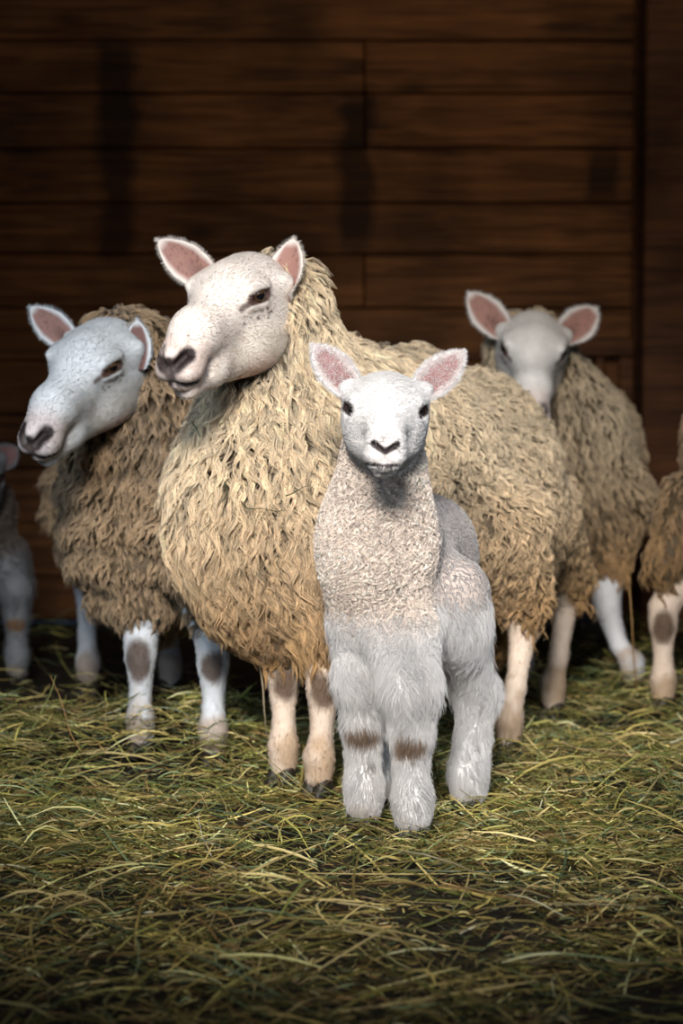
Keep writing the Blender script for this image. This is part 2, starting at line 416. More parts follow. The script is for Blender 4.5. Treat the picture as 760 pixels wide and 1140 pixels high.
# ------------------------------------------------------------------ animals
WHITE = np.array([.80, .72, .66])
def sheep_head(style):
    f = Field()
    if style == 'ewe':
        f.ell((-.055, 0, .004), (.080, .058, .060), .03)
        f.ell((-.005, 0, .016), (.065, .049, .042), .03)
        for s in (-1, 1):
            f.ell((.000, s * .043, .020), (.036, .021, .024), .02)      # orbit
            f.ell((-.045, s * .032, -.046), (.070, .032, .060), .03)    # cheek
            f.ell((.06, s * .016, -.036), (.075, .020, .030), .03)
            f.cone((-.050, s * .045, .020), (-.066, s * .064, .024), .019, .013, .02)   # ear root
        f.cone((.0, 0, .013), (.118, 0, -.013), .039, .0285, .03)
        f.cone((.118, 0, -.013), (.174, 0, -.044), .0285, .0250, .03)
        f.ell((.165, 0, -.052), (.034, .034, .027), .02)
        for s in (-1, 1): f.ell((.170, s * .016, -.060), (.026, .017, .017), .012)
        f.cone((-.048, 0, -.084), (.085, 0, -.082), .042, .027, .03)
        f.cone((.085, 0, -.080), (.150, 0, -.093), .027, .018, .02, sq=(1, 1.1, 1))
        f.cone((-.09, 0, -.02), (-.16, 0, -.10), .058, .07, .05)        # nape
        # cuts
        f.ell((.170, 0, -.0775), (.062, .06, .0030), .004, sub=True)      # mouth
        f.ell((.145, 0, -.078), (.044, .024, .018), .003)
        for s in (-1, 1):
            f.cone((.198, s * .010, -.045), (.181, s * .023, -.030), .0050, .0065, .006, sub=True)    # nostril
            f.ell((.012, s * .066, .019), (.020, .014, .0125), .006, sub=True)                      # eye opening
        f.cone((.203, 0, -.045), (.200, 0, -.073), .0022, .0022, .006, sub=True)
        for s in (-1, 1):
            f.cone((-.014, s * .059, .0325), (.028, s * .054, .0335), .0055, .005, .010)            # upper lid
            f.cone((-.008, s * .059, .0045), (.028, s * .053, .006), .0035, .0035, .008)
        return f, .0030
    # lamb
    f.ell((-.035, 0, .000), (.060, .055, .049), .03)
    f.ell((.0, 0, .010), (.045, .045, .034), .03)
    for s in (-1, 1):
        f.ell((-.002, s * .041, .004), (.026, .018, .020), .018)
        f.ell((-.015, s * .033, -.032), (.045, .026, .038), .025)
        f.cone((-.030, s * .042, .018), (-.040, s * .056, .026), .019, .015, .015)
    f.cone((.0, 0, .002), (.082, 0, -.024), .038, .025, .03)
    f.ell((.085, 0, -.041), (.028, .028, .023), .02)
    for s in (-1, 1): f.ell((.090, s * .014, -.053), (.020, .015, .014), .012)
    f.cone((-.02, 0, -.052), (.075, 0, -.071), .036, .017, .025)
    f.cone((-.05, 0, -.02), (-.10, 0, -.10), .050, .052, .04)
    f.ell((.100, 0, -.0640), (.030, .04, .0020), .003, sub=True)
    f.ell((.086, 0, -.064), (.0235, .018, .013), .002)
    for s in (-1, 1):
        f.cone((.113, s * .006, -.042), (.106, s * .016, -.033), .0030, .0038, .004, sub=True)
        f.ell((.010, s * .057, .004), (.015, .012, .0115), .006, sub=True)
    f.cone((.118, 0, -.043), (.112, 0, -.059), .0014, .0014, .004, sub=True)
    for s in (-1, 1):
        f.cone((-.006, s * .054, .016), (.018, s * .049, .017), .004, .0035, .008)
        f.cone((-.006, s * .054, -.008), (.018, s * .049, -.009), .003, .0028, .006)
    return f, .0024

EYE = {'ewe': ((.007, .0490, .0190), .0166), 'lamb': ((.0045, .0425, .004), .0140)}

def paint_head(P, style, seed, white=WHITE):
    """P local head coordinates"""
    r = np.random.default_rng(seed)
    c = np.tile(white, (len(P), 1)) * (1 + .05 * noise3(P, 60, seed)[:, None])
    sg = np.where(P[:, 1] >= 0, 1, -1)[:, None]; Q = P * np.c_[np.ones(len(P)), sg[:, 0], np.ones(len(P))]
    def mix(col, w): 
        nonlocal c
        w = np.clip(w, 0, 1)[:, None]; c = c * (1 - w) + np.array(col) * w
    def near(pt, r0, r1): return smooth01((r1 - np.linalg.norm(Q - np.array(pt), axis=1)) / (r1 - r0))
    def seg(a, b, r0, r1):
        a, b = np.array(a), np.array(b); t = np.clip((Q - a) @ (b - a) / ((b - a) @ (b - a)), 0, 1)
        return smooth01((r1 - np.linalg.norm(Q - a - t[:, None] * (b - a), axis=1)) / (r1 - r0))
    nz = noise3(P, 150, seed + 1, 2)
    if style == 'ewe':
        mix((.62, .45, .40), .5 * near((.17, 0, -.05), .03, .07))
        mix((.022, .015, .014), seg((.203, 0, -.040), (.200, 0, -.072), .005, .012))
        mix((.025, .017, .016), seg((.200, .009, -.047), (.182, .024, -.030), .008, .017 ) * (1 + .3 * nz))
        mix((.025, .018, .018), .95 * seg((.150, .032, -.0775), (.198, .004, -.0775), .004, .009))
        mix((.10, .075, .07), .8 * seg((.112, .034, -.0775), (.150, .033, -.0775), .0025, .0075))
        mix((.20, .16, .15), .5 * near((.19, .0, -.066), .012, .025))
        mix((.10, .06, .05), seg((-.004, .062, .019), (.026, .054, .018),   .0100, .0125) )
        mix((.10, .05, .04), .8 * seg((.030, .054, .014), (.046, .046, .006), .003, .008))
        # freckles
        for k in range(70):
            a = r.uniform(.09, .205); p = np.array([a, r.uniform(0, .045), r.uniform(-.075, .03)])
            mix((.12, .08, .07), .6 * smooth01((.0028 - np.linalg.norm(Q - p, axis=1)) / .0015 + .3))
        for k in range(14):
            p = np.array([r.uniform(-.02, .04), .06, r.uniform(-.02, .0)])
            mix((.1, .06, .05), .7 * smooth01((.003 - np.linalg.norm((Q - p) * [1, .1, 1], axis=1)) / .0015 + .3))
        mix((.7, .60, .48), .35 * near((.0, .05, -.09), .03, .1) )
        mix((.72, .48, .42), .6 * near((-.02, .02, -.12), .02, .07))
    else:
        mix((.50, .44, .43), .6 * near((.108, 0, -.038), .012, .028))
        mix((.75, .66, .66), .3 * near((.1, .0, -.055), .01, .03))
        mix((.03, .022, .024), seg((.1155, 0, -.043), (.107, .0175, -.0325), .0042, .0072))
        mix((.03, .022, .024), seg((.1175, 0, -.045), (.113, 0, -.060), .0024, .0046))
        mix((.04, .03, .034), .95 * seg((.098, .0200, -.0645), (.112, .000, -.0640), .0020, .0045))
        mix((.18, .13, .14), .7 * seg((.080, .027, -.0635), (.098, .0205, -.0645), .0012, .0032))
        mix((.03, .018, .016), seg((-.003, .055, .004), (.019, .048, .003), .0095, .0130))
        mix((.10, .04, .03), .9 * seg((.020, .050, .001), (.027, .044, -.008), .002, .005))
    return c

def ear_mesh(base, tip, face, width, cup=.45, inner=(.50, .25, .2), outer=WHITE, seed=0, curl=.0, thick=.004):
    """cupped leaf; face = direction the open side looks to"""
    base, tip, face = [np.array(x, float) for x in (base, tip, face)]
    ax = unit(tip - base); Ln = np.linalg.norm(tip - base); fc = unit(face - ax * (face @ ax)); sd = np.cross(ax, fc)
    nu, nv = 26, 17
    u = np.linspace(0, 1, nu)[:, None]; v = np.linspace(-1, 1, nv)[None]
    prof = np.interp(u, [0, .08, .25, .5, .7, .86, .95, 1], [.58, .72, .93, 1.0, .80, .50, .26, .05])
    cupv = cup * np.interp(u, [0, .3, 1], [1.9, 1.0, .55])
    ang = v * cupv * 1.9
    rad = prof * width / 2 / np.maximum(np.sin(np.minimum(cupv * 1.9, 1.5)), .2)
    x = rad * np.sin(ang); y = rad * (1 - np.cos(ang))
    curlb = curl * Ln * np.sin(u * 3.14) 
    Pc = base + ax * (u[..., None] * Ln) + sd * x[..., None] + fc * (y + curlb - .006)[..., None]
    n = unit(np.cross(np.gradient(Pc, axis=0), np.gradient(Pc, axis=1)))
    if np.sum(n.mean((0, 1)) * fc) < 0: n = -n
    th = thick * (1 - .65 * np.abs(v) ** 3)[..., None] * np.ones((nu, 1, 1))
    Vi, Vo = Pc + n * th * .5, Pc - n * th * .5
    V = np.concatenate([Vi.reshape(-1, 3), Vo.reshape(-1, 3)])
    i, j = np.meshgrid(np.arange(nu - 1), np.arange(nv - 1), indexing='ij'); q = (i * nv + j).ravel()
    A = np.stack([q, q + nv, q + nv + 1, q + 1], 1); K = nu * nv
    Fq = [A, A[:, ::-1] + K]
    bd = [(i * nv) for i in range(nu)] + [(nu - 1) * nv + j for j in range(1, nv)] + [i * nv + nv - 1 for i in range(nu - 2, -1, -1)] + [j for j in range(nv - 2, -1, -1)]
    bd = np.array(bd); b0, b1 = bd[:-1], bd[1:]
    Fq.append(np.stack([b0, b0 + K, b1 + K, b1], 1))
    F = np.concatenate(Fq)
    vv = np.broadcast_to(np.abs(v), (nu, nv)).reshape(-1); uu = np.broadcast_to(u, (nu, nv)).reshape(-1)
    w = smooth01((.97 - vv) / .38) * smooth01((.985 - uu) / .16)
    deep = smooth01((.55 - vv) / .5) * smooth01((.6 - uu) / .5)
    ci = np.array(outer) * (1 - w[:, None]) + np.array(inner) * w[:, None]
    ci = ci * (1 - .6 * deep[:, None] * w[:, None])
    r = np.random.default_rng(seed)
    for k in range(26):
        d = np.hypot((uu - r.uniform(.2, .85)) * 2.2, vv * np.sign(np.broadcast_to(v, (nu, nv)).reshape(-1)) - r.uniform(-.7, .7))
        ww = smooth01((.06 - d) / .03)[:, None] * .6; ci = ci * (1 - ww) + np.array([.12, .05, .05]) * ww
    C = np.concatenate([ci, np.tile(outer, (K, 1))])
    rim = Pc.reshape(-1, 3)[bd]; outd = unit(rim - (base + ax * ((rim - base) @ ax)[:, None]) + ax * .01)
    return V, F, C, rim, outd, (Vi.reshape(-1, 3), A, n.reshape(-1, 3), w)

def join(parts):
    V, F, C, b = [], [], [], 0
    for v, f, c in parts: V.append(v); F.append(f + b); C.append(c); b += len(v)
    return np.concatenate(V), np.concatenate(F), np.concatenate(C)

# eye mesh: glossy ball whose front carries iris and flat pupil. local +x = outward axis
def eye_mesh(r, iris, origin):
    nu, nv = 40, 56
    th = np.linspace(0, math.pi, nu)[:, None]; ph = np.linspace(0, 2 * math.pi, nv, endpoint=False)[None]
    X = np.cos(th) * np.ones_like(ph); Y = np.sin(th) * np.cos(ph); Z = np.sin(th) * np.sin(ph)
    P = np.stack([X, Y, Z], -1).reshape(-1, 3)
    rr = np.hypot(P[:, 1], P[:, 2]) + 9 * (P[:, 0] < 0)
    c = np.tile([.02, .012, .011], (len(P), 1))
    c = np.where((rr < .74)[:, None], np.array(iris) * (1 - .5 * smooth01((rr - .5) / .24))[:, None], c)
    pup = (np.abs(P[:, 1]) / .48) ** 4 + (np.abs(P[:, 2]) / .24) ** 4 < 1
    c[pup & (P[:, 0] > 0)] = (.004, .004, .005)
    i, j = np.meshgrid(np.arange(nu - 1), np.arange(nv), indexing='ij')
    q = lambda a, b: (a * nv + b % nv).ravel()
    F = np.stack([q(i, j), q(i + 1, j), q(i + 1, j + 1), q(i, j + 1)], 1)
    return P * r, F, c

def hoof_mesh(sc):
    f = Field()
    for s in (-1, 1):
        f.cone((.004, s * .013, .036), (.022, s * .014, .010), .0135, .0125, .006)
        f.cone((-.010, s * .012, .030), (-.008, s * .013, .010), .012, .011, .008)
    f.ell((0, 0, -.045), (.2, .2, .045), .002, sub=True)
    V, F = f.mesh(.0032)
    return V * sc, F
HOOF = {}
def put_hoof(parent, pos, yaw, sc, origin, mat=None):
    if sc not in HOOF:
        V, F = hoof_mesh(sc); HOOF[sc] = build('hoof', V, F, mat or M_HOOF, parent)
        o = HOOF[sc]
    else:
        o = HOOF[sc].copy(); COL.objects.link(o); o.parent = parent
    o.location = np.array(pos) - np.array(origin); o.rotation_euler = (0, 0, yaw)
    return o

def put_eyes(parent, style, Rm, sc, pos, origin, iris):
    (ex, ey, ez), r = EYE[style]
    for s in (1, -1):
        c = np.array(pos) + sc * (Rm @ np.array([ex, s * ey, ez]))
        out = Rm @ unit(np.array([.42, s * .9, .02])); up = Rm @ np.array([0, 0, 1.]); z = unit(up - out * (up @ out)); y = np.cross(z, out)
        P, F, col = eye_mesh(r * sc, iris, origin)
        build('eye', c + P @ np.stack([out, y, z]), F, M_EYE, parent, col, origin=origin)

def down_flow(P, N, axis, seed, swirl=.35, rear=.25):
    g = np.tile([0, 0, -1.], (len(P), 1)) + np.array(axis) * rear
    g = g + swirl * np.stack([noise3(P, 16, seed + i, 2) for i in range(3)], 1)
    return g

CAMP = np.array([0, 0, CAMH])
def facing(P, N):
    d = np.sum(unit(CAMP - P) * N, 1)
    return d

BODY = {}
def make_ewe(name, label, o):
    """o: dict of the animal's pose and fleece"""
    Cc, Rr = np.array(o['C'], float), np.array(o['R'], float)
    org = np.array([(Cc[0] + Rr[0]) / 2, (Cc[1] + Rr[1]) / 2, 0.])
    ax = Rr - Cc; ax[2] = 0; ln = np.linalg.norm(ax); ax = ax / ln; sidev = np.array([-ax[1], ax[0], 0]); 
    Rt = np.stack([ax, sidev, [0, 0, 1]], 1)
    w = o.get('w', .175); hgt = o.get('h', .225)
    Rm = rotm(*o['rot']); hp = np.array(o['hpos']); hs = o['hs']
    T = Field()
    T.ell((Cc + Rr) / 2, (ln / 2 + .13, w, hgt), .06, Rt)
    T.ell(Cc, (w * .98, w * .98, hgt * .98), .06, Rt)
    T.ell(Rr, (w * 1.0, w * 1.02, hgt * .97), .06, Rt)
    nb = hp + hs * (Rm @ np.array([-.13, 0, -.05])); nm = o.get('nm', Cc + (0, 0, .1) * 1)
    T.cone(nm, nb, o.get('nr', .15), o.get('nr2', .092), .06)
    for c, r in o.get('extra', []): T.ell(c, r, .05)
    G = Field(); legsrc = []
    fr = o['fore']; hd = o['hind']; yawf = math.atan2(-ax[1], -ax[0])
    fwd = -ax
    for (x, y, kx) in fr:
        foot = np.array([x, y, .03]); knee = np.array([x + kx, y + .015, .19]); 
        el = Cc * [1, 1, 0] + (foot - Cc) * [.75, .75, 0] + np.array([0, 0.02, .36])
        G.chain([el, knee + (0, 0, .03), knee, (knee * .5 + foot * .5) + (0, 0, .0), foot + (0, 0, .045), foot + (0, 0, .012)], [.055, .029, .028, .0185, .0255, .025], .012)
        G.ell(foot + np.array([0, .018, .045]), (.012, .012, .016), .012)
        T.cone(el + (0, 0, .06), knee + (0, 0, .12), .09, .04, .05)
        legsrc.append((foot, knee))
    for (x, y, kx) in hd:
        foot = np.array([x, y, .03]); hock = foot + ax * .05 + np.array([kx, 0, .21]); st = foot - ax * .06 + np.array([0, 0, .38]); st = st * .8 + (Rr * [1, 1, 0] + [0, 0, .38]) * .2
        G.chain([st, hock, hock * .45 + foot * .55 + (0, 0, .01), foot + (0, 0, .045), foot + (0, 0, .012)], [.07, .026, .0185, .0245, .024], .014)
        G.ell(hock + ax * .012, (.02, .02, .026), .012)
        T.cone(st + (0, 0, .02), hock + (0, 0, .07), .11, .045, .05)
        legsrc.append((foot, hock))
    allf = Field(); allf.p = T.p + G.p; BODY[label[:14]] = T
    dsp = o.get('disp')
    V, F = allf.mesh(.0075, (lambda P: dsp(P) * smooth01((.25 - 0) / .1) * (T.pts(P) < .03)) if dsp else None)
    V = relax(V, F, 2, .4)
    N = normals(V, F)
    white = np.array(o.get('white', WHITE))
    td = T.pts(V)
    c = np.tile(white * o.get('shank', [.84, .76, .68]), (len(V), 1)) * (1 + .06 * noise3(V, 50, o['seed'])[:, None])
    # brown worn knees and dirty fetlocks
    nzz = noise3(V, 60, o['seed'] + 4)
    for i, (foot, kn) in enumerate(legsrc):
        if i < len(fr) and o.get('knees', True):
            d = np.linalg.norm((V - (kn + [0, -.024, -.002])) / [.024, .024, .040], axis=1)
            m = smooth01((1.15 + .25 * nzz - d) / .45)[:, None] * .9; c = c * (1 - m) + np.array([.065, .032, .016]) * m
        d = np.linalg.norm((V - (foot + [0, -.01, .03])) / [.035, .035, .05], axis=1)
        m = smooth01((1.2 + .6 * nzz - d) / .6)[:, None] * .6; c = c * (1 - m) + np.array([.33, .2, .09]) * m
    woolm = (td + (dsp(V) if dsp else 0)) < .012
    c[woolm] = np.array(o.get('under', (.10, .07, .04)))  # dark base colour paints the shaded gaps between locks
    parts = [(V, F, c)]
    # head
    hf, hh = sheep_head('ewe')
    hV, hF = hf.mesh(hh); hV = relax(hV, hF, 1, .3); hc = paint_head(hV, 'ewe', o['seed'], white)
    hW = hp + hs * hV @ Rm.T; hN = normals(hW, hF)
    parts.append((hW, hF, hc))
    rims = []; inn = []
    for s, e in zip((1, -1), o['ears']):
        if e is None: continue
        b = hp + hs * (Rm @ np.array(e.get('b', (-.056, s * .058, .020))))
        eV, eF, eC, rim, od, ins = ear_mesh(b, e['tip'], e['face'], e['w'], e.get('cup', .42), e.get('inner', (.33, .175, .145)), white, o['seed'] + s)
        parts.append((eV, eF, eC)); rims.append((rim, od)); inn.append(ins)
    aV, aF, aC = join(parts)
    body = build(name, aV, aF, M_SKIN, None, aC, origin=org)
    tag(body, label, 'sheep')
    put_eyes(body, 'ewe', Rm, hs, hp, org, o.get('iris', (.055, .028, .014)))
    for i, (foot, kn) in enumerate(legsrc):
        put_hoof(body, foot * [1, 1, 0] + [0, 0, 0], yawf, .92, org)
    # fleece
    r = np.random.default_rng(o['seed'] + 50)
    for fi, fl in enumerate(o['fleece']):
        wt = woolm.astype(float)
        fac = facing(V, N); wt *= np.where(fac > -.2, 1, .15)
        wt *= fl['where'](V) if 'where' in fl else 1
        # keep wool off the head
        hl = (V - hp) @ Rm / hs
        wt *= hf.pts(hl) > np.where(hl[:, 0] > -.075, .001, -.03)
        P, Nn = sample(r, V, F, N, wt, fl['n'])
        n = len(P)
        flow = fl['flow'](P, Nn) if 'flow' in fl else down_flow(P, Nn, ax, o['seed'] + 9, fl.get('swirl', .35), fl.get('rear', .25))
        Ln = fl['L'] * (1 + .25 * noise3(P, 22, o['seed'] + 5)) * r.uniform(.75, 1.25, n)
        Wd = fl['W'] * r.uniform(.7, 1.3, n)
        q = noise3(P, 11, o['seed'] + 6); q2 = r.normal(size=n)
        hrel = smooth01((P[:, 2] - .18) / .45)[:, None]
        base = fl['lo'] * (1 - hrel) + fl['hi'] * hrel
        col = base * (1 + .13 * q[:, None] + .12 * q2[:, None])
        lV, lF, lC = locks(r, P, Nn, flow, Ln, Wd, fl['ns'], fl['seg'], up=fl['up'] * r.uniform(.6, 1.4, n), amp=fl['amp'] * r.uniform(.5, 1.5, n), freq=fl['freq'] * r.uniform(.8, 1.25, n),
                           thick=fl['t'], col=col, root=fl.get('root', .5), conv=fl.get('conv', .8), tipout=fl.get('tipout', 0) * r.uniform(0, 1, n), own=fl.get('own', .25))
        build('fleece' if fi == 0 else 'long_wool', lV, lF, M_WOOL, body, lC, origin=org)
    # short white hair on face, ears and shanks
    hv = (hV[:, 0] > -.09).astype(float) * (1 - smooth01((.03 - np.linalg.norm(hV - [.195, 0, -.05], axis=1)) / .01))
    P, Nn = sample(r, hW, hF, hN, hv, o.get('nface', 12000)); lp = (P - hp) @ Rm / hs
    fl_ = (Rm @ np.array([-1, 0, -.25]))[None] + .3 * r.normal(size=P.shape)
    pc = paint_head(lp, 'ewe', o['seed'], white) * 1.03
    A = locks(r, P, Nn, fl_, r.uniform(.005, .009, len(P)), np.full(len(P), .0005), 1, 2, up=.12, amp=.02, thick=.00033, col=pc, root=.95, colvar=.04)
    lst_ = [A]
    for rim, od in rims:
        k = r.integers(0, len(rim) - 1, 900); t = r.uniform(size=(900, 1)); P = rim[k] * (1 - t) + rim[k + 1] * t; O = unit(od[k] + .4 * r.normal(size=(900, 3)))
        lst_.append(locks(r, P, unit(np.cross(O, [0.1, 1, .2])), O, r.uniform(.004, .010, 900), np.full(900, .0005), 1, 3, up=.1, amp=.02, thick=.0004, col=np.tile(white * .95, (900, 1)), root=1))
    lm = (~woolm) * (V[:, 2] < .4) * (V[:, 2] > .03) * 1.
    P, Nn = sample(r, V, F, N, lm, 3500)
    sub = np.flatnonzero(lm > 0)[::3]; ci = np.empty((len(P), 3))
    for a0 in range(0, len(P), 250):
        q = P[a0:a0 + 250]; ci[a0:a0 + 250] = c[sub[np.argmin(((q[:, None, :] - V[None, sub, :]) ** 2).sum(-1), 1)]]
    lst_.append(locks(r, P, Nn, np.tile([0, 0, -1.], (len(P), 1)) + .3 * r.normal(size=P.shape), r.uniform(.006, .012, len(P)), np.full(len(P), .0005), 1, 3, up=.2, amp=.02, thick=.0005, col=ci, root=1, colvar=.04))
    hV_, hF_, hC_ = join(lst_)
    build('short_hair', hV_, hF_, M_HAIR, body, hC_, origin=org)
    return body

CREAM = np.array([.84, .68, .475]); GOLD = np.array([.55, .315, .12]); TAN = np.array([.44, .31, .19])

def ground_pt(u, v):
    # world point on z = 0 seen at pixel
    a, b = (u - 380) / FPX, (570 - v) / FPX
    dy, dz = CT + b * ST, -ST + b * CT
    t = -CAMH / dz
    return np.array([a * t, dy * t, 0])

QUICK = False
# ---- the big ewe in the middle
g1, g2, g3, g4 = ground_pt(315, 879), ground_pt(355, 893), ground_pt(566, 846), ground_pt(615, 802)
C1 = np.array([-.085, 4.02, .49]); R1 = np.array([.25, 4.47, .47])
make_ewe('ewe', 'large cream ewe in the middle, white face turned in profile above the lamb', dict(
    seed=11, C=C1, R=R1, w=.175, h=.255, rot=(-115, 14, -4), hpos=(-.188, 3.80, .847), hs=1.08,
    nm=C1 + np.array([-.0, -.0, .12]), nr=.155, nr2=.09, extra=[(C1 + np.array([.06, .06, .17]), (.13, .13, .115)), ((C1 + R1) / 2 + np.array([0, 0, .08]), (.2, .2, .19)), (R1 + np.array([0, 0, -.085]), (.15, .15, .245)), (C1 + np.array([-.05, -.06, -.02]), (.155, .14, .21))],
    fore=[(g1[0], g1[1] + .02, 0.), (g2[0], g2[1] + .02, .008)], hind=[(g3[0], g3[1], 0), (g4[0], g4[1], 0)],
    ears=[dict(tip=at(325, 264, 3.88), face=(-.35, -1, .1), w=.064, cup=.5, b=(-.058, .062, -.004)), dict(tip=at(176, 268, 3.86), face=(.3, -1, -.25), w=.064, cup=.36)],
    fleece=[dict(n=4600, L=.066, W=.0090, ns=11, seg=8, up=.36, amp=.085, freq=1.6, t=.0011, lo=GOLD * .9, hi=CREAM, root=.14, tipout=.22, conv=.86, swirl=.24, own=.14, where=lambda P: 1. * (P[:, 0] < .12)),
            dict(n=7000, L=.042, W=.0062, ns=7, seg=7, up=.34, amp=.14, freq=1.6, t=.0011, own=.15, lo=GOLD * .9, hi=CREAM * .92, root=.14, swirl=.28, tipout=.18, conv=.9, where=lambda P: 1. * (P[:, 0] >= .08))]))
# ---- the lefthand ewe
l1, l2 = at(156, 815, 4.22), at(237, 815, 4.12)
C2 = np.array([-.37, 4.38, .46]); R2 = np.array([-.44, 4.92, .46])
def folds(P):
    return .006 * np.sin(P[:, 2] * 88 + 2.2 * noise3(P, 9, 77)) 
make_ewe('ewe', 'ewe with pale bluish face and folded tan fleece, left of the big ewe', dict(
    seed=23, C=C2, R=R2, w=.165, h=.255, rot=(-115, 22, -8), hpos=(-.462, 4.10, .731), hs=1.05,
    nm=C2 + np.array([0, -.02, .12]), nr=.15, nr2=.10, disp=folds, extra=[(C2 + np.array([.02, .02, .22]), (.11, .11, .14))],
    fore=[(l1[0], l1[1], 0.), (l2[0], l2[1], 0.)], hind=[(at(98, 800, 4.95)[0], 4.95, 0), (at(190, 800, 4.95)[0], 4.95, 0)],
    ears=[dict(tip=at(152, 356, 4.14), face=(-.05, -1, .1), w=.052, cup=.36, b=(-.052, .072, -.010), inner=(.16, .08, .07)), dict(tip=at(34, 342, 4.16), face=(.3, -1, -.1), w=.058, cup=.36, inner=(.27, .15, .13))],
    shank=[.88, .88, .90], white=(.66, .69, .72), iris=(.09, .045, .02),  # bluish white puts the cool light into the face colour
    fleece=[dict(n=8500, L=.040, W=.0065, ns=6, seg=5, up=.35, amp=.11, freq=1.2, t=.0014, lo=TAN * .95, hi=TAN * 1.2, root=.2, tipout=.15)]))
# ---- the ewe looking over from behind
C3 = np.array([.47, 5.02, .47]); R3 = np.array([.55, 5.45, .47])
s1 = at(708, 775, 4.95)
make_ewe('ewe', 'ewe facing forward with upright pink ears, looking over the big ewe\'s rump', dict(
    seed=37, knees=False, C=C3, R=R3, w=.17, h=.235, rot=(-94, 22, -5), hpos=(.410, 4.86, .748), hs=1.08,
    nm=C3 + np.array([0, .0, .12]), nr=.15, nr2=.09, extra=[],
    fore=[(s1[0] - .01, s1[1], -.055), (.40, 4.98, 0)], hind=[(.62, 5.6, 0), (.45, 5.6, 0)],
    ears=[dict(tip=at(665, 342, 4.95), face=(-.1, -1, .1), w=.075, cup=.34), dict(tip=at(521, 325, 4.95), face=(.1, -1, 0), w=.072, cup=.34)],
    white=(.72, .70, .68), shank=[.88, .92, 1.0],
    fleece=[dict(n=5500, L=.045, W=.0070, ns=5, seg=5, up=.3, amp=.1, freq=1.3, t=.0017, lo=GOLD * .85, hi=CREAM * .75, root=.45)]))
# ---- the ewe cut by the right edge
C4 = np.array([1.0, 4.82, .49]); R4 = np.array([1.45, 5.05, .47])
s2 = at(738, 780, 4.72)
make_ewe('ewe', 'ewe almost out of frame, only brown flank and a pale leg at the edge', dict(
    seed=41, C=C4, R=R4, w=.17, h=.25, rot=(-70, 30, 0), hpos=(1.0, 4.42, .62), hs=1.05,
    nm=C4 + np.array([.02, -.05, .1]), nr=.13, nr2=.09,
    extra=[((.875, 4.86, .56), (.135, .15, .155))], fore=[(s2[0], s2[1], 0), (.95, 4.72, 0)], hind=[(1.4, 4.95, 0), (1.5, 5.1, 0)],
    ears=[dict(tip=(1.14, 4.45, .68), face=(0, -1, 0), w=.06), dict(tip=(.86, 4.45, .68), face=(0, -1, 0), w=.06)], nface=800,
    fleece=[dict(n=4000, L=.045, W=.0085, ns=5, seg=5, up=.3, amp=.1, freq=1.3, t=.0018, lo=GOLD * .7, hi=TAN, root=.45)]))

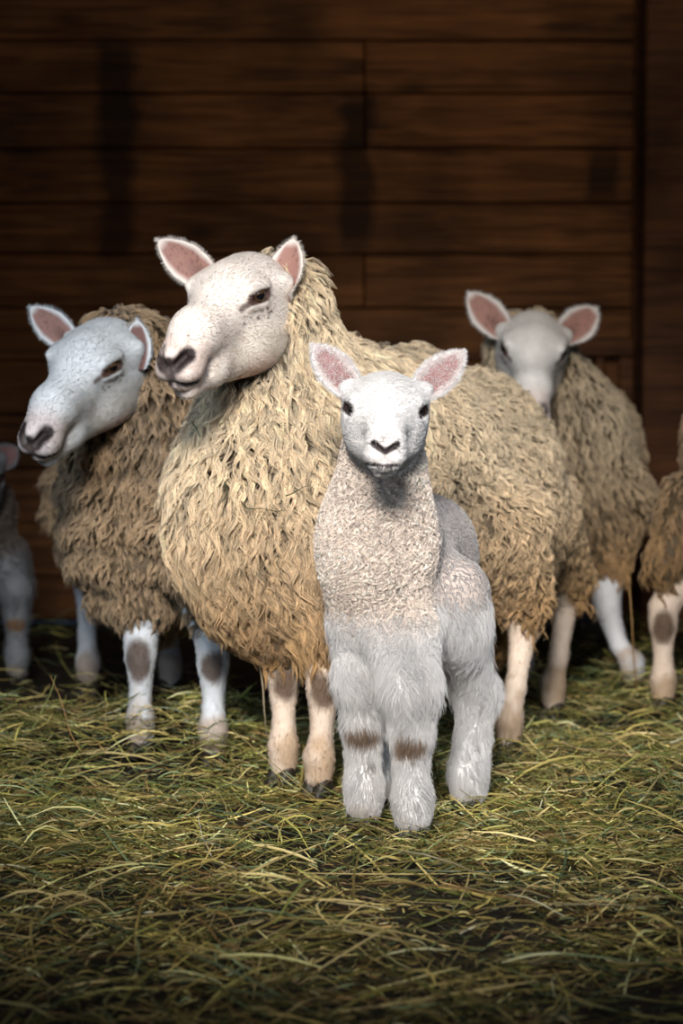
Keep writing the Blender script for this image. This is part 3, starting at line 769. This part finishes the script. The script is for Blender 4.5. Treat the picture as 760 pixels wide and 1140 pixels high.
# ---- lambs
def make_lamb(label, o):
    Cc, Rr = np.array(o['C'], float), np.array(o['R'], float)
    org = np.array([(Cc[0] + Rr[0]) / 2, (Cc[1] + Rr[1]) / 2, 0.]); k = o.get('k', 1.)
    ax = Rr - Cc; ax[2] = 0; ln = np.linalg.norm(ax); ax = ax / ln; sd = np.array([-ax[1], ax[0], 0]); Rt = np.stack([ax, sd, [0, 0, 1]], 1)
    Rm = rotm(*o['rot']); hp = np.array(o['hpos']); hs = o['hs']; shade_dim = o.get('shade_dim', 1.); white = np.array(o.get('white', (.80, .785, .79))) * shade_dim
    f = Field()
    f.ell(Cc, (.105 * k, .088 * k, .125 * k), .04, Rt)
    f.ell((Cc + Rr) / 2 + (0, 0, .0), (ln / 2 + .05, .085 * k, .105 * k), .04, Rt)
    f.ell(Rr + (0, 0, .005), (.09 * k, .083 * k, .105 * k), .04, Rt)
    nb = hp + hs * (Rm @ np.array([-.075, 0, -.045]))
    f.cone(Cc + np.array([0, .0, .05]) * k, nb, .085 * k, .054 * k, .05)
    f.ell(Cc + np.array([-.004, -.025, .01]) * k, (.078 * k, .075 * k, .10 * k), .03)
    f.ell(Cc + np.array([.012, -.012, -.105]) * k, np.array([.082, .065, .055]) * k, .05)
    legs = []
    for (x, y) in o['fore']:
        foot = np.array([x, y, .02]); knee = np.array([x - .002, y + .012, .165 * k]); el = knee + np.array([(Cc[0] - x) * .28, .055, .15 * k])
        f.chain([el, knee + (0, 0, .07 * k), knee, knee + (0, .002, -.05 * k), foot + (0, 0, .045), foot + (0, -.004, .012)], np.array([.054, .037, .0255, .0185, .0240, .0255]) * k, .030)
        legs.append((foot, knee))
    for (x, y) in o['hind']:
        foot = np.array([x, y, .02]); hock = foot + ax * .045 + np.array([0, 0, .17 * k]); st = foot - ax * .035 + np.array([(Rr[0] - x) * .3, 0, .30 * k])
        f.chain([st + (0, 0, .05), st, hock, (hock + foot) / 2 + (0, 0, .01), foot + (0, 0, .045), foot + (0, 0, .012)], np.array([.062, .050, .028, .0185, .0230, .025]) * k, .040)
        legs.append((foot, hock))
    V, F = f.mesh(.005); V = relax(V, F, 2, .4); N = normals(V, F)
    nz = noise3(V, 60, 5)
    c = np.tile(white, (len(V), 1))
    # upper body carries the greyish pink wool
    up_ = smooth01((V[:, 2] - .30 * k) / .05)[:, None]
    wc = np.array(o.get('woolc', (.50, .42, .38))) * shade_dim
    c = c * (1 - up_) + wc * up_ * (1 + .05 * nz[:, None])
    def paint(P, c):
        nz = noise3(P, 90, 5)
        for i, (foot, kn) in enumerate(legs[:2]):
            d = np.linalg.norm((P - (kn + np.array([0, -.028, -.012]) * k)) / (np.array([.032, .034, .020]) * k), axis=1)
            m = smooth01((1.1 + .3 * nz - d) / .5)[:, None] * .85; c = c * (1 - m) + np.array([.22, .12, .05]) * m
        for i, (foot, kn) in enumerate(legs):
            d = np.linalg.norm((P - (foot + [0, -.02, .0])) / [.03, .03, .035], axis=1)
            m = smooth01((1. + .4 * nz - d) / .7)[:, None] * .35; c = c * (1 - m) + np.array([.4, .3, .18]) * m
            for q in range(3):
                cc = foot + (kn - foot) * (.55 + .4 * q) + [.008, -.025, 0]
                d = np.linalg.norm((P - cc) / [.007, .03, .012], axis=1); m = smooth01((.9 + .8 * nz - d) / .4)[:, None] * .55
                if i in (0, 2): c = c * (1 - m) + np.array([.15, .13, .12]) * m
        return c
    c = paint(V, c)
    parts = [(V, F, c)]
    hf, hh = sheep_head('lamb'); hV, hF = hf.mesh(hh); hV = relax(hV, hF, 1, .3); hc = paint_head(hV, 'lamb', 5, white)
    hW = hp + hs * hV @ Rm.T; hN = normals(hW, hF); parts.append((hW, hF, hc))
    rims, inn = [], []
    for s, e in zip((1, -1), o['ears']):
        b = hp + hs * (Rm @ np.array([-.036, s * .048, .020]))
        eV, eF, eC, rim, od, ins = ear_mesh(b, e['tip'], e['face'], e['w'], e.get('cup', .36), (.24, .13, .13), white, 60 + s, thick=.0035)
        parts.append((eV, eF, eC)); rims.append((rim, od)); inn.append(ins)
    aV, aF, aC = join(parts)
    body = build('lamb', aV, aF, M_SKIN, None, aC, origin=org); tag(body, label, 'lamb')
    put_eyes(body, 'lamb', Rm, hs, hp, org, (.010, .006, .005))
    yaw = math.atan2(-ax[1], -ax[0])
    for foot, kn in legs: put_hoof(body, foot * [1, 1, 0], yaw, .9 * k, org)
    r = np.random.default_rng(91); dens = o.get('dens', 1.)
    hl = (V - hp) @ Rm / hs
    nohead = (sheep_head('lamb')[0].pts(hl) > .002)
    fac = np.where(facing(V, N) > -.2, 1, .3)
    fwdn = N @ (-ax)
    # tight curls on neck, chest and shoulders
    curlw = smooth01((V[:, 2] - .265 * k + .02 * noise3(V, 30, 3)) / .05) * nohead * fac
    n = int(20000 * dens)
    P, Nn = sample(r, V, F, N, curlw, n)
    front = smooth01(((P - Cc) @ (-ax) + .03) / .07)[:, None]          # bigger warm curls in front, fine nap on the flank with its shade greyed in
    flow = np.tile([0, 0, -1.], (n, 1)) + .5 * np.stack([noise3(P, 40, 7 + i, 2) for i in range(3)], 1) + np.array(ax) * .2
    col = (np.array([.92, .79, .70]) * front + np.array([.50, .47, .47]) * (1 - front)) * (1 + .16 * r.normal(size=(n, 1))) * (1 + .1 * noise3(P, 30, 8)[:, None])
    fr_ = front[:, 0]
    lowz = (1 - smooth01((P[:, 2] - .30 * k) / .07))[:, None]; col = col * (1 - lowz) + white / shade_dim * .95 * lowz
    col = col * shade_dim
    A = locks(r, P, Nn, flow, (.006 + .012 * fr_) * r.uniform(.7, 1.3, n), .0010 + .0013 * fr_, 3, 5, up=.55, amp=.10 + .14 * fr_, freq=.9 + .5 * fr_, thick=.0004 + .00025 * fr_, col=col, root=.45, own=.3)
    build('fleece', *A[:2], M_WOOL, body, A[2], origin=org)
    # long soft white hair on legs and belly
    lw = (1 - smooth01((V[:, 2] - .325 * k - .015 * noise3(V, 30, 3)) / .05)) * smooth01((V[:, 2] - .012) / .01) * fac
    n = int(38000 * dens); P, Nn = sample(r, V, F, N, lw, n)
    hcol = paint(P, np.tile(white, (n, 1))) * (1 + .05 * r.normal(size=(n, 1)))
    zr = smooth01(P[:, 2] / (.3 * k))
    L_ = (.010 + .016 * zr) * r.uniform(.6, 1.3, n)
    flow = np.tile([0, 0, -1.], (n, 1)) + .45 * np.stack([noise3(P, 55, 17 + i, 2) for i in range(3)], 1) + .12 * r.normal(size=(n, 3))
    A = locks(r, P, Nn, flow, L_, np.full(n, .0018), 2, 3, up=.34, amp=.05, freq=.8, thick=.00030, col=hcol, root=.85, tipout=.4 * r.uniform(0, 1, n) ** 2, colvar=.05)
    lst_ = [A]
    # face hair
    hv = (hV[:, 0] > -.07).astype(float) * (1 - smooth01((.022 - np.linalg.norm(hV - [.11, 0, -.046], axis=1)) / .008))
    for s in (-1, 1): hv *= 1 - smooth01((.014 - np.linalg.norm(hV - [.010, s * .052, .004], axis=1)) / .004)
    n = int(18000 * dens); P, Nn = sample(r, hW, hF, hN, hv, n); lp = (P - hp) @ Rm / hs
    fl_ = (Rm @ np.array([-.75, 0, .0]))[None] + np.outer(np.where(lp[:, 2] > .035, -1.2, -.15), [0, 0, -1.]) * -1 + .3 * r.normal(size=P.shape)
    toplen = 1 + 1.3 * smooth01((lp[:, 2] - .03) / .03)
    A = locks(r, P, Nn, fl_, r.uniform(.005, .009, n) * toplen, np.full(n, .0005), 1, 3, up=.25, amp=.05, thick=.0004, col=paint_head(lp, 'lamb', 5, white), root=.95, colvar=.05)
    lst_.append(A)
    for rim, od in rims:
        m = int(2600 * dens); kk = r.integers(0, len(rim) - 1, m); t = r.uniform(size=(m, 1)); P = rim[kk] * (1 - t) + rim[kk + 1] * t; O = unit(od[kk] + .4 * r.normal(size=(m, 3)))
        lst_.append(locks(r, P, unit(np.cross(O, [0.1, 1, .2])), O, r.uniform(.004, .009, m), np.full(m, .0005), 1, 3, up=.1, amp=.02, thick=.0004, col=np.tile(white * 1.02, (m, 1)), root=1))
    for (iV, iF, iN, w) in inn:
        m = int(1100 * dens); wt = (1 - w) * .9 + .10
        P, Nn = sample(r, iV, iF, iN, wt, m)
        cen = P.mean(0); fl_ = (cen - P) * 4 + .4 * r.normal(size=P.shape)
        lst_.append(locks(r, P, Nn, fl_, r.uniform(.006, .014, m), np.full(m, .0005), 1, 3, up=.35, amp=.05, thick=.00035, col=np.tile(white * [1, .93, .92], (m, 1)), root=1))
    hV_, hF_, hC_ = join(lst_); build('soft_hair', hV_, hF_, M_HAIR, body, hC_, origin=org)
    return body

a1, a2, a3, a4 = ground_pt(405, 921), ground_pt(459, 935), ground_pt(518, 905), ground_pt(430, 903)
make_lamb('white lamb standing in front of the flock, facing forward, brown smudges on its knees', dict(
    C=(.063, 3.66, .435), R=(.152, 3.90, .408), rot=(-90.5, 6, -2), hpos=(.068, 3.50, .678), hs=1.03,
    fore=[(a1[0], a1[1] - .0), (a2[0], a2[1] - .0)], hind=[(a3[0] + .005, a3[1] + .01), (a4[0], a4[1] + .01)],
    ears=[dict(tip=at(516, 391, 3.56), face=(-.25, -1, .1), w=.054), dict(tip=at(349, 383, 3.56), face=(.25, -1, .1), w=.054)]))
make_lamb('lamb coloured dark for the deep shade at the far left, only its face and leg showing', dict(
    C=(-.84, 5.2, .36), R=(-.92, 5.5, .35), rot=(-80, 18, 0), hpos=(-.83, 5.05, .47), hs=1.2, k=.9, dens=.08, shade_dim=.3, white=(.7, .74, .82),  # coat colours scaled down to paint in the shade around it
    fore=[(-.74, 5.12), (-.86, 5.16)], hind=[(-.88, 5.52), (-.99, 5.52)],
    ears=[dict(tip=(-.73, 5.10, .54), face=(0, -1, 0), w=.06), dict(tip=(-.95, 5.10, .55), face=(0, -1, 0), w=.06)]))

# ------------------------------------------------------------------ hay
def bed_h(P):
    x, y = P[:, 0], P[:, 1]
    h = .085 * smooth01((y - 3.85) / .35) * smooth01((-.02 - x) / .25) * (1 - .6 * smooth01((y - 4.4) / .4))
    h += .05 * smooth01((y - 4.45) / .5) * smooth01((x - .1) / .3)
    h += .03 * smooth01((.45 - np.hypot(x - .50, (y - 4.05) * 1.1)) / .35) + .035 * smooth01((.16 - np.hypot(x + .12, (y - 3.12))) / .12)
    return h
def blades(rng, P, ang, L, w, col, lift, bend, seg=4):
    n = len(P); s = np.linspace(-.5, .5, seg + 1)[None, :, None]
    d = np.stack([np.cos(ang), np.sin(ang), np.zeros(n)], 1); pr = np.stack([-d[:, 1], d[:, 0], np.zeros(n)], 1)
    L3 = L[:, None, None]; 
    C = P[:, None, :] + d[:, None] * s * L3 + pr[:, None] * (bend[:, None, None] * (4 * s * s - .3)) * L3
    C = C + np.array([0, 0, 1.]) * (lift[:, None, None] * s * L3 + (rng.normal(size=(n, 1, 1)) * .10) * (1 - 4 * s * s) * L3)
    C[..., 2] = np.maximum(C[..., 2], (soil_h(C.reshape(-1, 3)) + .003).reshape(C.shape[:2]))
    T = unit(np.gradient(C, axis=1)); roll = rng.uniform(0, 3.14, (n, 1, 1))
    u = unit(np.cross(T, [0, 0, 1.])); v = np.cross(T, u); A = u * np.cos(roll) + v * np.sin(roll); Bv = np.cross(T, A)
    wid = w[:, None, None] * (1 - .6 * np.abs(2 * s) ** 3)
    # creased blade: left edge, centre crease, right edge
    V = np.stack([C - A * wid + Bv * wid * .4, C - Bv * wid * .25, C + A * wid + Bv * wid * .4], 2).reshape(-1, 3)
    base = (np.arange(n) * (seg + 1) * 3)[:, None] + (np.arange(seg) * 3)[None]
    F = np.concatenate([np.stack([base + i, base + i + 1, base + i + 4, base + i + 3], -1).reshape(-1, 4) for i in (0, 1)])
    c = np.repeat(col, (seg + 1) * 3, 0)
    return V, F, c

rng = np.random.default_rng(77)
PAL = np.array([[.17, .20, .055], [.31, .29, .08], [.52, .42, .14], [.74, .60, .27], [.27, .17, .065], [.11, .15, .06], [.22, .29, .15]])
def hay_cols(n, pr): 
    return PAL[rng.choice(len(PAL), n, p=pr)] * rng.lognormal(-.15, .5, (n, 1))
def scatter(n, y0, y1):
    y = rng.uniform(y0, y1, n); x = rng.uniform(-1, 1, n) * (y * .17 + .35); return np.c_[x, y, np.zeros(n)]
parts = []
for (n, y0, y1, Lm, wm, zr, pr) in ((9000, 3.35, 6.1, .080, .0011, 1.0, (.25, .25, .15, .07, .10, .10, .08)),
                                    (16000, 3.35, 4.9, .055, .0010, 1.0, (.18, .20, .20, .14, .14, .08, .06)),
                                    (5200, 2.3, 3.5, .042, .0009, .3, (.14, .18, .18, .14, .22, .08, .06)),
                                    (2600, 2.3, 4.4, .12, .0016, .8, (.06, .18, .32, .28, .06, .03, .07)),
                                    (14000, 2.3, 4.4, .016, .0011, .3, (.10, .12, .16, .24, .30, .04, .04))):
    P = scatter(n, y0, y1)
    far = (P[:, 1] > 4.5 + .12 * noise3(P, 7, 3)) & (P[:, 0] < .12)
    P = P[~far | (rng.uniform(size=n) < .12)]; n = len(P)
    keep = noise3(P, 9, 12) + .35 * (P[:, 1] > 3.3) + rng.uniform(-.5, .9, n) > -.1
    P = P[keep]; n = len(P)
    b = bed_h(P); P[:, 2] = b * rng.uniform(.3, 1, n) ** .5 + rng.uniform(.001, .022, n) * zr
    L = Lm * rng.lognormal(0, .4, n)
    # keep the tops in front of the animals' faces clear: blades mostly lie flat
    parts.append(blades(rng, P, rng.normal(0, 1.1, n), L, wm * rng.uniform(.6, 1.5, n), hay_cols(n, pr), rng.normal(0, .25, n), rng.normal(0, .07, n)))
V, F, C = join(parts)
tag(build('hay', V, F, M_HAY, col=C), 'loose green and yellow hay strewn thickly over the dark earth floor', 'hay', kind='stuff')

def stalk(name, pts, r, col, label, group=None):
    pts = np.array(pts, float); m = len(pts)
    t = np.linspace(0, m - 1, 24); i = np.clip(t.astype(int), 0, m - 2); f = (t - i)[:, None]
    p0, p1, p2, p3 = pts[np.maximum(i - 1, 0)], pts[i], pts[i + 1], pts[np.minimum(i + 2, m - 1)]
    C = .5 * (2 * p1 + (p2 - p0) * f + (2 * p0 - 5 * p1 + 4 * p2 - p3) * f ** 2 + (3 * p1 - p0 - 3 * p2 + p3) * f ** 3)
    T = unit(np.gradient(C, axis=0)); u = unit(np.cross(T, [.3, 1, .1])); v = np.cross(T, u)
    rr = r * (1 - .5 * np.linspace(0, 1, 24)[:, None]) * (1 + .25 * (np.arange(24)[:, None] % 8 == 0))
    V = np.stack([C + rr * (u * math.cos(a) + v * math.sin(a)) for a in np.arange(6) * 1.0472], 1).reshape(-1, 3)
    b = np.arange(23)[:, None] * 6; k = np.arange(6)[None]; k2 = (k + 1) % 6
    F = np.stack([b + k, b + k2, b + k2 + 6, b + k + 6], -1).reshape(-1, 4)
    col = np.tile(col, (len(V), 1)) * (1 + .12 * noise3(V, 60, 3)[:, None])
    o = build(name, V, F, M_STRAW, None, col, origin=tuple(C[0])); return tag(o, label, 'straw', group)
YEL = (.42, .31, .10); GRN = (.25, .27, .09); BRN = (.30, .17, .06)
stalk('straw_stalk', [at(90, 836, 4.0), at(78, 815, 4.0), at(68, 780, 4.02), at(56, 752, 4.04)], .0016, BRN, 'brown straw stalk sticking upright out of the hay below the left ewe')
stalk('straw_stalk', [at(34, 815, 3.98), at(45, 795, 4.0), at(56, 772, 4.0), at(62, 752, 4.0)], .0014, GRN, 'thin green stalk slanting up at the left beside a brown one')
stalk('straw_stalk', [at(152, 1072, 2.87), at(152, 1030, 2.9), at(168, 992, 2.98), at(222, 966, 3.1)], .0022, YEL, 'long yellow stem arching over the dark hay in the lower left')
stalk('straw_stalk', [at(700, 652, 4.72), at(703, 690, 4.70), at(705, 730, 4.70), at(709, 771, 4.72)], .0022, BRN, 'brown straw dangling in front of the slanted right-hand leg')
stalk('straw_stalk', [at(540, 990, 3.3), at(580, 995, 3.27), at(640, 1005, 3.2), at(700, 1018, 3.12)], .0020, YEL, 'long straw lying flat on bare earth right of the lamb')
stalk('straw_stalk', [at(430, 1040, 3.0), at(480, 1028, 3.02), at(540, 1002, 3.14), at(600, 1008, 3.14)], .0022, GRN, 'curved green stem lying in the lower middle before the lamb')
stalk('straw_stalk', [at(688, 990, 3.2), at(712, 1012, 3.12), at(735, 1028, 3.05), at(758, 1045, 3.0)], .0022, (.30, .36, .22), 'pale green blade pointing down to the lower right corner')
stalk('straw_stalk', [at(286, 725, 3.96), at(292, 760, 3.96), at(294, 790, 3.96), at(297, 820, 3.98)], .0022, (.30, .24, .16), 'limp dull wisp hanging under the big ewe\'s chest between her legs')

# sprigs of hay caught in the big ewe's fleece
def on_fleece(u, v, T, off=.040):
    Y = np.linspace(3.4, 4.8, 700); P = np.array([at(u, v, y) for y in Y]); d = T.pts(P)
    i = int(np.argmax(d < off)); return P[i] if d[i] < off else P[np.argmin(d)]
TE = BODY['large cream ew']
for px, lab in (([(268, 558), (276, 566), (290, 566), (306, 569), (318, 568)], 'dark hay sprig caught across the middle of the big ewe\'s chest wool'),
                ([(318, 552), (326, 549), (336, 543), (342, 541)], 'short green hay sprig in the big ewe\'s chest wool nearest the lamb'),
                ([(250, 536), (252, 546), (253, 552)], 'small upright bit of hay in the big ewe\'s chest wool'),
                ([(214, 470), (219, 478), (222, 486)], 'tiny dark bit of hay high on the big ewe\'s chest below her chin')):
    stalk('hay_sprig', [on_fleece(u, v, TE) for u, v in px], .0011, (.07, .075, .03), lab, 'bits of hay caught in the big ewe\'s fleece')
